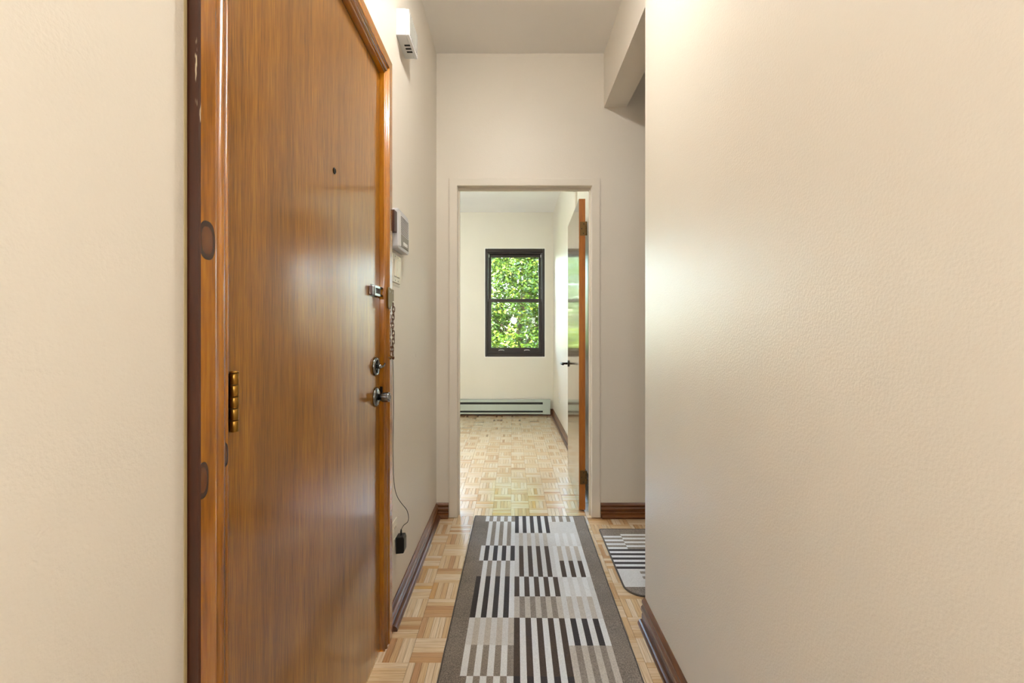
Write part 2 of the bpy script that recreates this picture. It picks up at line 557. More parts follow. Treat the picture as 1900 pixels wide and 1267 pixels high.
def finger_mesh(L, Wd, along_x, name):
    mb = MB(); hx, hy = (L / 2, Wd / 2) if along_x else (Wd / 2, L / 2)
    b = 0.0006; hx -= G; hy -= G
    v = [(-hx, -hy, -0.008), (hx, -hy, -0.008), (hx, hy, -0.008), (-hx, hy, -0.008),
         (-hx, -hy, -b), (hx, -hy, -b), (hx, hy, -b), (-hx, hy, -b),
         (-hx + b, -hy + b, 0), (hx - b, -hy + b, 0), (hx - b, hy - b, 0), (-hx + b, hy - b, 0)]
    f = [(8, 9, 10, 11)] + [(i, (i + 1) % 4, 4 + (i + 1) % 4, 4 + i) for i in range(4)] + [(4 + i, 4 + (i + 1) % 4, 8 + (i + 1) % 4, 8 + i) for i in range(4)]
    return v, f
fingers = []
NF = 5
ix0 = int(math.floor((RX0 - SEAM_X) / TXW)); ix1 = int(math.ceil((SX - SEAM_X) / TXW))
iy0 = int(math.floor((-1.2 - SEAM_Y) / TYW)); iy1 = int(math.ceil((RY - SEAM_Y) / TYW))
rf = random.Random(3)
for iy in range(iy0, iy1):
    for ix in range(ix0, ix1):
        cx = SEAM_X + (ix + 0.5) * TXW; cy = SEAM_Y + (iy + 0.5) * TYW
        if cy < YE2 and cx < -0.60: continue
        if cy > YE2 and cx > RX1 + 0.1: continue
        if cy < 1.0 and cx > 0.70: continue
        ax = ((ix + iy) % 2 == 1)          # fingers along X in this tile
        tone = rf.random()
        for k in range(NF):
            if ax:
                w = TYW / NF; x, y = cx, cy - TYW / 2 + (k + 0.5) * w
            else:
                w = TXW / NF; x, y = cx - TXW / 2 + (k + 0.5) * w, cy
            r = min(1, max(0, 0.35 * tone + 0.65 * rf.random() ** 1.3))
            fingers.append((x, y, ax, r))
vis = sorted([i for i, q in enumerate(fingers) if visible(q[0], q[1])], key=lambda i: fingers[i][1])[:300]
singles = set(vis)
def uv_fill(me, flat):
    uvl = me.uv_layers.new(name='UVMap')
    buf = [0.0] * (len(me.loops) * 2)
    for li, lp in enumerate(me.loops):
        buf[2 * li], buf[2 * li + 1] = flat[lp.vertex_index]
    uvl.data.foreach_set('uv', buf)
FM = {}
for ax in (True, False):
    L, w = (TXW, TYW / NF) if ax else (TYW, TXW / NF)
    v, f = finger_mesh(L, w, ax, '')
    me = bpy.data.meshes.new('parquet_finger')
    me.from_pydata(v, [], f); me.materials.append(M['pq1'])
    uv_fill(me, [((p[0], p[1]) if ax else (p[1], p[0])) for p in v])
    FM[ax] = me
for i in vis:
    x, y, ax, r = fingers[i]
    o = bpy.data.objects.new('parquet_finger', FM[ax])
    COL.objects.link(o); o.parent = floor
    o.location = (x, y, rf.uniform(-0.0003, 0.0001))
V = []; Fc = []; UV = []; RN = []
for i, (x, y, ax, r) in enumerate(fingers):
    if i in singles: continue
    L, w = (TXW, TYW / NF) if ax else (TYW, TXW / NF)
    v, f = finger_mesh(L, w, ax, '')
    k = len(V); dz = rf.uniform(-0.0003, 0.0001)
    for p in v:
        V.append((p[0] + x, p[1] + y, p[2] + dz)); UV.append((p[0], p[1]) if ax else (p[1], p[0])); RN.append(r)
    Fc += [tuple(q + k for q in g) for g in f]
me = bpy.data.meshes.new('parquet_field')
me.from_pydata(V, [], Fc); me.materials.append(M['pq2'])
uv_fill(me, UV)
at = me.attributes.new('rnd', 'FLOAT', 'POINT'); at.data.foreach_set('value', RN)
o = bpy.data.objects.new('parquet_field', me); COL.objects.link(o); o.parent = floor; o['kind'] = 'stuff'

# ------------------------------------------------------------------ baseboards
BASE = [(0, 0), (0.013, 0), (0.013, 0.034), (0.0085, 0.038), (0.0085, 0.042), (0.0155, 0.048), (0.0155, 0.059), (0.0095, 0.065), (0.0095, 0.069), (0.0130, 0.073), (0.0130, 0.079), (0.0085, 0.085), (0.004, 0.090), (0, 0.090)]
SHOE = [(0, 0), (0.016, 0), (0.0175, 0.005), (0.0165, 0.011), (0.013, 0.0165), (0.008, 0.020), (0.003, 0.021), (0, 0.021)]
def base_run(root, kind_name, prof, mat, axis, wall, side, a, b, h=1.0, d0=0.0, ma=0.0, mb_=0.0):
    """axis 'y' or 'x': run from a to b along the wall plane, proud towards side"""
    mb = MB()
    if axis == 'y':
        fa = lambda d, z: (wall + side * (d + d0), a + ma * (d + d0), z * h)
        fb = lambda d, z: (wall + side * (d + d0), b - mb_ * (d + d0), z * h)
    else:
        fa = lambda d, z: (a + ma * (d + d0), wall + side * (d + d0), z * h)
        fb = lambda d, z: (b - mb_ * (d + d0), wall + side * (d + d0), z * h)
    mb.prism(prof, fa, fb)
    return mb.build(kind_name, mat, root)
def baseboard(name, label):
    return empty(name, (0, 0, 0), label, None, None, 'structure')
b = baseboard('baseboard_left', 'dark varnished baseboard along the wall under the plug-in adapter')
base_run(b, 'base_moulding', BASE, M['base_y'], 'y', XL, 1, 1.674, YE, mb_=1)
base_run(b, 'shoe_moulding', SHOE, M['shoe_y'], 'y', XL, 1, 1.70, YE, d0=0.0128, mb_=1)
b = baseboard('baseboard_end_left', 'short dark baseboard between left wall and white door casing')
base_run(b, 'base_moulding', BASE, M['base_x'], 'x', YE, -1, XL, -0.389, ma=1)
base_run(b, 'shoe_moulding', SHOE, M['base_x'], 'x', YE, -1, XL, -0.389, d0=0.0128, ma=1)
b = baseboard('baseboard_end_right', 'dark varnished baseboard right of the bedroom doorway')
base_run(b, 'base_moulding', BASE, M['base_x'], 'x', YE, -1, 0.545, SX)
base_run(b, 'shoe_moulding', SHOE, M['base_x'], 'x', YE, -1, 0.549, SX, d0=0.0128)
b = baseboard('baseboard_right', 'dark varnished baseboard with worn shoe moulding under right wall')
base_run(b, 'base_moulding', BASE, M['base_y'], 'y', XR, -1, YB, YRC, h=1.12)
base_run(b, 'shoe_moulding', SHOE, M['shoe_y'], 'y', XR, -1, YB, 1.745, d0=0.0128)
b = baseboard('baseboard_near_left', 'dark baseboard on the near side of the entrance door')
base_run(b, 'base_moulding', BASE, M['base_y'], 'y', XL, 1, YB, 0.632)
b = baseboard('baseboard_bedroom_right', 'brown baseboard along the right bedroom wall')
base_run(b, 'base_moulding', BASE, M['base_y'], 'y', RX1, -1, YE2, RY, mb_=1)
base_run(b, 'shoe_moulding', SHOE, M['shoe_y'], 'y', RX1, -1, YE2, RY, d0=0.0128, mb_=1)
b = baseboard('baseboard_window', 'brown baseboard behind the heater under the window')
base_run(b, 'base_moulding', BASE, M['base_x'], 'x', RY, -1, RX0, RX1, mb_=1)
base_run(b, 'shoe_moulding', SHOE, M['base_x'], 'x', RY, -1, RX0, RX1, d0=0.0128, mb_=1)

# ------------------------------------------------------------------ entrance door casing
CAS = [(0, -0.0075), (0, 0.0080), (0.0012, 0.0108), (0.0030, 0.0122), (0.0050, 0.0118), (0.0066, 0.0098), (0.0074, 0.0062), (0.0090, 0.0050), (0.0104, 0.0062),
       (0.0112, 0.0095), (0.0130, 0.0130), (0.0158, 0.0154), (0.0190, 0.0163), (0.0222, 0.0154), (0.0250, 0.0130), (0.0268, 0.0095), (0.0278, 0.0062), (0.0295, 0.0052), (0.0312, 0.0064),
       (0.0324, 0.0096), (0.0342, 0.0124), (0.0366, 0.0142), (0.0392, 0.0150), (0.0396, 0.0176), (0.0430, 0.0182), (0.0745, 0.0182), (0.077, 0.0165), (0.077, -0.0075)]
CI0, CI1, CZI = 0.717, 1.594, 2.063       # inner edges of the casing
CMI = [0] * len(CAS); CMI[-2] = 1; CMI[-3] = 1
CSM = [1 <= k <= 22 for k in range(len(CAS))]
trim = empty('trim_1', (XL, (CI0 + CI1) / 2, 0), 'glossy orange pine moulding framing the entrance door', None, None, 'structure')
m = MB(); m.prism(CAS, lambda w, d: (XL + d, CI0 - w, 0), lambda w, d: (XL + d, CI0 - w, CZI + w), mis=CMI, sms=CSM)
o = m.build('casing_leg', [M['casing'], M['casing_side']], trim, origin=O0, label='near casing leg with dark pine knots')
m = MB(); m.prism(CAS, lambda w, d: (XL + d, CI1 + w, 0), lambda w, d: (XL + d, CI1 + w, CZI + w), mis=CMI, sms=CSM)
m.build('casing_leg', [M['casing'], M['casing_side']], trim, origin=O0)
m = MB(); m.prism(CAS, lambda w, d: (XL + d, CI0 - w, CZI + w), lambda w, d: (XL + d, CI1 + w, CZI + w), mis=CMI, sms=CSM)
m.build('casing_header', [M['casing_h'], M['casing_side']], trim, origin=O0)
m = MB(); m.prism([(XL - 0.001, 0.632), (XL + 0.0008, 0.6345), (XL + 0.0016, 0.638), (XL - 0.001, 0.6412)], lambda x, y: (x, y, 0), lambda x, y: (x, y, CZI + 0.07))
m.build('caulk_line', M['caulk'], trim, origin=O0, label='old caulk and paint along the casing edge')
m = MB()   # jambs behind the casing
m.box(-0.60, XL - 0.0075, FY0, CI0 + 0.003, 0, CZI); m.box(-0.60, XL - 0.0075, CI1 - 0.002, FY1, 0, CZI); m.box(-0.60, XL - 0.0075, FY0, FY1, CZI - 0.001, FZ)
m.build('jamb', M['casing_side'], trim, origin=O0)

# ------------------------------------------------------------------ entrance door
DF = -0.4715                                   # face of the door slab
d1 = empty('door_1', (DF, CI0, 0), 'varnished oak entrance door with chrome locks and peephole', None, None, 'structure')
m = MB(); m.box(DF - 0.044, DF, CI0 + 0.004, CI1 - 0.003, 0.006, CZI - 0.004)
m.build('slab', M['door'], d1, bevel=0.0015)
for hz in (0.25, 1.022, 1.85):
    h = MB()
    for k in range(5):
        h.lathe((DF + 0.0085, 0.7455, hz - 0.049 + k * 0.0196), (0, 0, 1), [(0.0062, 0.0006), (0.0068, 0.0014), (0.0068, 0.0182), (0.0062, 0.019)], 16)
    h.lathe((DF + 0.0085, 0.7455, hz + 0.049), (0, 0, 1), [(0.006, 0), (0.0072, 0.001), (0.0072, 0.0026), (0.003, 0.004)], 16)
    ho = h.build('hinge', M['brass'], d1, label='aged brass hinge barrel')
    m = MB(); m.box(DF - 0.001, DF + 0.0018, 0.722, 0.7455, hz - 0.049, hz + 0.049); m.build('hinge_leaf', M['bronze'], ho)
# peephole
ph = MB(); ph.lathe((DF, 1.187, 1.567), (1, 0, 0), [(0.0085, 0), (0.0085, 0.0015), (0.007, 0.0025), (0.0055, 0.0022), (0.0045, 0.0008)], 24)
pho = ph.build('peephole', M['black_metal'], d1)
m = MB(); m.lathe((DF, 1.187, 1.567), (1, 0, 0), [(0.0045, 0.0006), (0.0035, 0.0016), (0.001, 0.002)], 16); m.build('peephole_lens', M['chrome'], pho)
# deadbolt
dbz, dby = 1.0206, 1.540
r = MB(); r.lathe((DF, dby, dbz), (1, 0, 0), [(0.0325, 0), (0.0325, 0.004), (0.030, 0.0085), (0.026, 0.0095), (0.025, 0.0085), (0.012, 0.0088)], 36)
db = r.build('deadbolt', M['chrome'], d1, label='round chrome deadbolt plate')
m = MB(); m.lathe((DF + 0.008, dby, dbz), (1, 0, 0), [(0.007, 0), (0.007, 0.012), (0.005, 0.014)], 20)
m.tube([(DF + 0.014, dby - 0.004, dbz - 0.004), (DF + 0.019, dby + 0.010, dbz - 0.003), (DF + 0.023, dby + 0.022, dbz + 0.000), (DF + 0.026, dby + 0.030, dbz + 0.009)], [0.0042, 0.0038, 0.0034, 0.0028], 10)
m.build('thumb_turn', M['chrome'], db)
m = MB(); m.box(DF + 0.008, DF + 0.0105, dby - 0.003, dby + 0.003, dbz - 0.022, dbz + 0.022); m.build('lock_slot', M['black_metal'], db, bevel=0.001)
# knob
kbz, kby = 0.9145, 1.545
r = MB(); r.lathe((DF, kby, kbz), (1, 0, 0), [(0.034, 0), (0.034, 0.004), (0.031, 0.009), (0.022, 0.0115), (0.013, 0.012)], 36)
kb = r.build('door_knob', M['chrome'], d1, label='dark chrome round door knob')
m = MB(); m.lathe((DF + 0.010, kby, kbz), (1, 0, 0), [(0.011, 0), (0.011, 0.010), (0.0165, 0.013), (0.0172, 0.018), (0.0172, 0.034), (0.0165, 0.038), (0.014, 0.0405), (0.006, 0.041), (0.005, 0.0398)], 32)
m.build('knob', M['chrome'], kb)
# latch strike plate let into the casing beside the knob
m = MB(); m.box(XL - 0.006, XL + 0.004, CI1 - 0.0012, CI1 + 0.002, 0.895, 0.945); m.build('strike_plate', M['black_metal'], trim, bevel=0.0008)
# chain track on the door
ct = MB(); ct.box(DF, DF + 0.003, 1.488, 1.585, 1.258, 1.300)
cto = ct.build('chain_track', M['chrome'], d1, bevel=0.001, label='bright metal chain track')
m = MB(); m.box(DF + 0.003, DF + 0.014, 1.500, 1.585, 1.288, 1.297); m.box(DF + 0.003, DF + 0.014, 1.500, 1.585, 1.262, 1.271); m.box(DF + 0.003, DF + 0.014, 1.494, 1.500, 1.262, 1.297)
m.build('track_rail', M['chrome'], cto, bevel=0.001)
m = MB(); m.box(DF + 0.003, DF + 0.006, 1.501, 1.584, 1.271, 1.288); m.build('track_slot', M['black_metal'], cto)
m = MB(); m.box(DF, DF + 0.012, 1.470, 1.492, 1.262, 1.292); m.build('track_end', M['casing_side'], cto, bevel=0.002)

# door chain on the casing: bracket, links, lower eye
ch = empty('door_chain', (XL + 0.018, 1.66, 1.04), 'tarnished door chain hanging beside the chrome deadbolt on the door moulding', 'door chain')
prof = [(1.602, 1.300), (1.602, 1.226), (1.626, 1.222), (1.640, 1.228), (1.652, 1.243), (1.662, 1.252), (1.676, 1.255), (1.676, 1.297), (1.640, 1.297), (1.622, 1.302)]
m = MB(); m.prism(prof, lambda y, z: (XL + 0.0185, y, z), lambda y, z: (XL + 0.0225, y, z))
m.box(XL + 0.002, XL + 0.0225, 1.6715, 1.677, 1.255, 1.297)
br = m.build('chain_bracket', M['brass_dark'], ch, bevel=0.0012, label='tarnished brass chain bracket')
for (y, z) in ((1.622, 1.286), (1.655, 1.284)):
    m = MB(); m.lathe((XL + 0.0222, y, z), (1, 0, 0), [(0.0042, 0), (0.0036, 0.0012), (0.001, 0.0018)], 14); m.build('screw', M['steel'], br)
lm = MB(); pts = []
for k in range(20):
    a = 2 * PI * k / 20
    pts.append((0.0042 * math.sin(a), 0, 0.0062 * math.cos(a) + (0.0045 if math.cos(a) > 0 else -0.0045)))
lm.tube(pts, 0.0014, 7, closed=True)
LM = lm.mesh('chain_link', M['bronze'], O0)
LX, LY = XL + 0.0235, 1.660
for k in range(13):
    o = bpy.data.objects.new('chain_link', LM); COL.objects.link(o); o.parent = ch
    z = 1.238 - 0.0148 * k
    o.location = Vector((LX + 0.002 * math.sin(k), LY + 0.0015 * math.sin(k * 1.7), z)) - OFF['door_chain']
    o.rotation_euler = (0.05 * math.sin(k * 2), 0, (0.35 if k % 2 else 1.45) + 0.2 * math.sin(k * 3))
m = MB(); m.tube(bez([(XL + 0.017, 1.625, 1.046), (XL + 0.026, 1.632, 1.048), (XL + 0.026, 1.650, 1.050), (LX, LY, 1.052)], 5), 0.0028, 8)
m.build('chain_eye', M['brass_dark'], ch, label='pale brass eye holding the chain end')
m = MB(); m.lathe((LX, LY, 1.045), (0, 0.3, -1), [(0.002, -0.006), (0.0045, -0.003), (0.0052, 0.003), (0.003, 0.008)], 14); m.build('chain_end', M['bronze'], ch)

# ------------------------------------------------------------------ things on the left wall
# intercom
ic = empty('wall_intercom', (XL, 1.80, 1.462), 'pale grey slatted intercom box on the wall above the light switches', 'intercom')
ZI0, ZI1, YI0, YI1, XI = 1.462, 1.616, 1.712, 1.892, XL + 0.029
body = [(YI0, ZI0 + 0.006), (YI0 + 0.006, ZI0), (YI1 - 0.010, ZI0), (YI1, ZI0 + 0.010), (YI1, ZI1 - 0.020), (YI1 - 0.020, ZI1), (YI0 + 0.006, ZI1), (YI0, ZI1 - 0.006)]
m = MB(); m.prism(body, lambda y, z: (XL, y, z), lambda y, z: (XI, y, z)); m.build('housing', M['grey_plastic'], ic, bevel=0.003)
m = MB()
for k in range(12):
    z = ZI1 - 0.022 - k * 0.0070
    m.box(XI - 0.002, XI + 0.0006, YI0 + 0.045, YI1 - 0.014, z - 0.0020, z)
m.build('speaker_slots', M['slot'], ic)
m = MB(); m.box(XI - 0.001, XI + 0.002, YI0 + 0.045, YI1 - 0.014, ZI0 + 0.014, ZI0 + 0.062); pnl = m.build('button_panel', M['slot_light'], ic, bevel=0.001)
for k in range(3):
    m = MB(); m.box(XI + 0.002, XI + 0.005, YI0 + 0.075 + k * 0.022, YI0 + 0.090 + k * 0.022, ZI0 + 0.022, ZI0 + 0.036); m.build('button', M['white_plastic'], pnl, bevel=0.0008)
m = MB(); m.box(XI, XI + 0.0012, YI0 + 0.008, YI0 + 0.040, ZI0 + 0.010, ZI1 - 0.010); m.build('side_panel', M['white_plastic'], ic, bevel=0.0006)
m = MB(); m.box(XL, XL + 0.0255, 1.6725, 1.711, 1.518, 1.598); m.build('spacer_block', M['brown_block'], ic, bevel=0.0015, label='dark brown block beside the housing')
# switches
sp = empty('light_switch_plate', (XL, 1.78, 1.339), 'ivory two rocker light switch plate under the intercom', 'light switch')
m = MB(); m.box(XL, XL + 0.0055, 1.722, 1.842, 1.334, 1.446); m.build('plate', M['ivory'], sp, bevel=0.0025)
for k in range(2):
    y0 = 1.744 + k * 0.044
    m = MB(); m.box(XL + 0.005, XL + 0.0062, y0 - 0.001, y0 + 0.034, 1.356, 1.424); fr = m.build('rocker_frame', M['slot_light'], sp)
    m = MB(); m.prism([(0.0, 1.357), (0.0055, 1.358), (0.0075, 1.391), (0.0115, 1.422), (0.0, 1.423)], lambda d, z: (XL + 0.004 + d, y0, z), lambda d, z: (XL + 0.004 + d, y0 + 0.033, z))
    m.build('rocker', M['ivory'], fr, bevel=0.001)
    for z in (1.343, 1.437):
        m = MB(); m.lathe((XL + 0.0052, y0 + 0.0165, z), (1, 0, 0), [(0.0034, 0), (0.003, 0.001), (0.001, 0.0014)], 12); m.build('screw', M['steel'], sp)
# outlet and adapter
op = empty('wall_outlet', (XL, 1.757, 0.285), 'white outlet plate low on the wall behind the black adapter', 'outlet')
m = MB(); m.box(XL, XL + 0.005, 1.722, 1.792, 0.285, 0.400); m.build('plate', M['ivory'], op, bevel=0.002)
for z in (0.318, 0.368):
    m = MB(); m.box(XL + 0.004, XL + 0.0068, 1.740, 1.774, z - 0.014, z + 0.014); so = m.build('socket', M['ivory'], op, bevel=0.003)
    m = MB()
    for y in (1.750, 1.764): m.box(XL + 0.006, XL + 0.0071, y - 0.001, y + 0.001, z - 0.001, z + 0.007)
    m.build('socket_slot', M['black_slot'], so)
ad = empty('power_adapter', (XL + 0.008, 1.772, 0.268), 'black plug-in power adapter with thin cord rising along the door moulding', 'adapter')
AX0, AX1 = XL + 0.009, -0.4225
m = MB(); m.prism([(AX0, 0.268), (AX1 - 0.003, 0.271), (AX1, 0.280), (AX1, 0.325), (AX1 - 0.004, 0.337), (AX0, 0.334)], lambda x, z: (x, 1.752, z), lambda x, z: (x, 1.793, z))
m.build('adapter_body', M['black_plastic'], ad, bevel=0.003)
m = MB()
for y in (1.766, 1.779): m.box(XL + 0.0055, AX0 + 0.001, y - 0.001, y + 0.001, 0.317, 0.325)
m.build('prong', M['steel'], ad)
m = MB(); m.lathe((-0.440, 1.772, 0.334), (0.05, 0, 1), [(0.0045, 0), (0.004, 0.010), (0.003, 0.020), (0.0022, 0.024)], 12); m.build('strain_relief', M['black_rubber'], ad)
cord = bez([(-0.4390, 1.772, 0.356), (-0.430, 1.774, 0.372), (-0.414, 1.776, 0.386), (-0.411, 1.776, 0.408), (-0.418, 1.772, 0.436), (-0.434, 1.762, 0.463), (-0.449, 1.752, 0.494),
            (-0.457, 1.742, 0.535), (-0.460, 1.7345, 0.60), (-0.461, 1.733, 0.70), (-0.4605, 1.738, 0.82), (-0.461, 1.739, 0.93), (-0.4615, 1.734, 1.02), (-0.4625, 1.722, 1.12), (-0.4625, 1.705, 1.28), (-0.4625, 1.700, 1.44), (-0.461, 1.700, 1.512)], 8)
m = MB(); m.tube(cord, 0.0013, 6); m.build('cord', M['black_rubber'], ad)
# chime box high on the wall
YC0, YC1, ZC0, ZC1, XC = 1.792, 1.952, 2.330, 2.436, -0.4125
cb = empty('door_chime_box', (XL, (YC0 + YC1) / 2, ZC0), 'white slatted chime box high on the wall near the ceiling', 'chime box')
m = MB(); m.box(XL, XC - 0.014, YC0, YC1, ZC0, ZC1); m.build('back_box', M['white_plastic'], cb, bevel=0.001)
m = MB(); m.box(XC - 0.013, XC, YC0 - 0.001, YC1 + 0.001, ZC0 - 0.001, ZC1 - 0.003); cv = m.build('cover', M['white_plastic'], cb, bevel=0.0015)
m = MB()
for k in range(10):
    y = YC0 + 0.018 + k * 0.0135
    m.box(XC - 0.001, XC + 0.0012, y, y + 0.007, ZC0 + 0.010, ZC1 - 0.012)
m.build('cover_ribs', M['slot_light'], cv)
m = MB(); m.box(XL + 0.004, XL + 0.030, YC0 - 0.0006, YC0 + 0.001, ZC0 + 0.006, ZC1 - 0.006); m.build('side_panel', M['grey_plastic'], cb)
m = MB()
for k in range(3): m.box(XL + 0.018, XL + 0.042, YC0 + 0.062 + k * 0.022, YC0 + 0.072 + k * 0.022, ZC0 - 0.0012, ZC0 + 0.004)
m.build('sound_slots', M['black_slot'], cb)

# ------------------------------------------------------------------ bedroom doorway trim
t2 = empty('trim_2', (0.08, YE, 0), 'beige painted casing around the bedroom doorway', None, None, 'structure')
cw = 0.0527
C2 = [(0, 0), (0, 0.010), (0.003, 0.012), (0.044, 0.0135), (cw - 0.002, 0.012), (cw, 0.010), (cw, 0)]
m = MB(); m.prism(C2, lambda w, d: (DX0 - w, YE - d, 0.004), lambda w, d: (DX0 - w, YE - d, DZ + w * 0.9)); m.build('casing_leg', M['trim_paint'], t2)
m = MB(); m.prism(C2, lambda w, d: (DX1 + w, YE - d, 0.004), lambda w, d: (DX1 + w, YE - d, DZ + w * 0.9)); m.build('casing_leg', M['trim_paint'], t2)
m = MB(); m.prism(C2, lambda w, d: (DX0 - w, YE - d, DZ + w * 0.9), lambda w, d: (DX1 + w, YE - d, DZ + w * 0.9)); m.build('casing_header', M['trim_paint'], t2)
m = MB(); m.box(DX0 - 0.012, DX0, YE - 0.002, YE2, 0, DZ + 0.012); m.build('jamb', M['trim_paint'], t2, bevel=0.001)
m = MB(); m.box(DX1, DX1 + 0.012, YE - 0.002, YE2, 0, DZ + 0.012); m.build('jamb', M['trim_paint'], t2, bevel=0.001)
m = MB(); m.box(DX0, DX1, YE - 0.002, YE2, DZ, DZ + 0.012); m.build('head_jamb', M['trim_paint'], t2, bevel=0.001)
m = MB(); m.box(DX0, DX1, YE + 0.035, YE2 - 0.036, DZ - 0.016, DZ); m.build('head_stop', M['trim_paint'], t2, bevel=0.001)
m = MB(); m.box(DX0, DX0 + 0.010, YE + 0.035, YE2 - 0.036, 0, DZ - 0.016); m.build('stop', M['trim_paint'], t2, bevel=0.001)
m = MB(); m.box(DX1 - 0.010, DX1, YE + 0.035, YE2 - 0.036, 0, DZ - 0.016); m.build('stop', M['trim_paint'], t2, bevel=0.001)
# pale casing on the bedroom wall behind the open door
t3 = empty('trim_3', (RX1, 3.9, 0), 'pale closet casing on the bedroom wall behind the open door', None, None, 'structure')
m = MB(); m.box(RX1 - 0.018, RX1, 3.86, 3.96, 0.09, 2.45); m.build('casing_leg', M['trim_paint'], t3, bevel=0.003)
m = MB(); m.box(RX1 - 0.018, RX1, 2.96, 3.96, 2.36, 2.45); m.build('casing_header', M['trim_paint'], t3, bevel=0.003)

# ------------------------------------------------------------------ interior door, standing open
HX, HY = 0.4655, 2.842
d2 = empty('door_2', (HX, HY, 0), 'open dark veneer interior door with black lever handle', None, None, 'structure')
d2.rotation_euler = (0, 0, -0.031)
dw, dt, dz0, dz1 = 0.752, 0.040, 0.010, 1.985
m = MB(); m.box(HX - dt, HX, HY, HY + dw, dz0, dz1)
so = m.build('slab', [M['door2'], M['door2_edge']], d2)
for p in so.data.polygons:
    if abs(p.normal.y) > 0.5 or abs(p.normal.z) > 0.5: p.material_index = 1
for hz in (0.215, 1.795):
    m = MB(); m.box(HX - 0.033, HX - 0.001, HY - 0.0015, HY + 0.0005, hz - 0.044, hz + 0.044)
    ho = m.build('hinge', M['brass_dark'], d2, bevel=0.0005, label='tarnished brass butt hinge')
    m = MB()
    for k in range(5): m.lathe((HX + 0.005, HY - 0.003, hz - 0.044 + k * 0.0176), (0, 0, 1), [(0.0052, 0.0005), (0.0057, 0.001), (0.0057, 0.0166), (0.0052, 0.0171)], 14)
    m.build('hinge_barrel', M['brass_dark'], ho)
    for (dx, dzz) in ((0.010, 0.030), (0.022, 0.0), (0.012, -0.030)):
        m = MB(); m.lathe((HX - dx, HY - 0.0013, hz + dzz), (0, -1, 0), [(0.0036, 0), (0.003, 0.0008), (0.001, 0.001)], 12); m.build('screw', M['black_metal'], ho)
hy, hz = HY + dw - 0.065, 0.890
for s, x0 in ((-1, HX - dt), (1, HX)):
    m = MB(); m.lathe((x0, hy, hz), (s, 0, 0), [(0.026, 0), (0.026, 0.005), (0.023, 0.008), (0.010, 0.009)], 28)
    lv = m.build('lever_handle', M['black_metal'], d2, label='black metal lever handle')
    e = 0.058 if s < 0 else 0.04
    m = MB(); m.lathe((x0 + s * 0.006, hy, hz), (s, 0, 0), [(0.009, 0), (0.008, 0.02), (0.009, e - 0.006)], 18)
    m.tube([(x0 + s * e, hy + 0.012, hz), (x0 + s * (e + 0.002), hy - 0.02, hz + 0.001), (x0 + s * e, hy - 0.07, hz + 0.001), (x0 + s * (e - 0.006), hy - 0.108, hz)], [0.0095, 0.009, 0.008, 0.0065], 12)
    m.build('lever', M['black_metal'], lv)

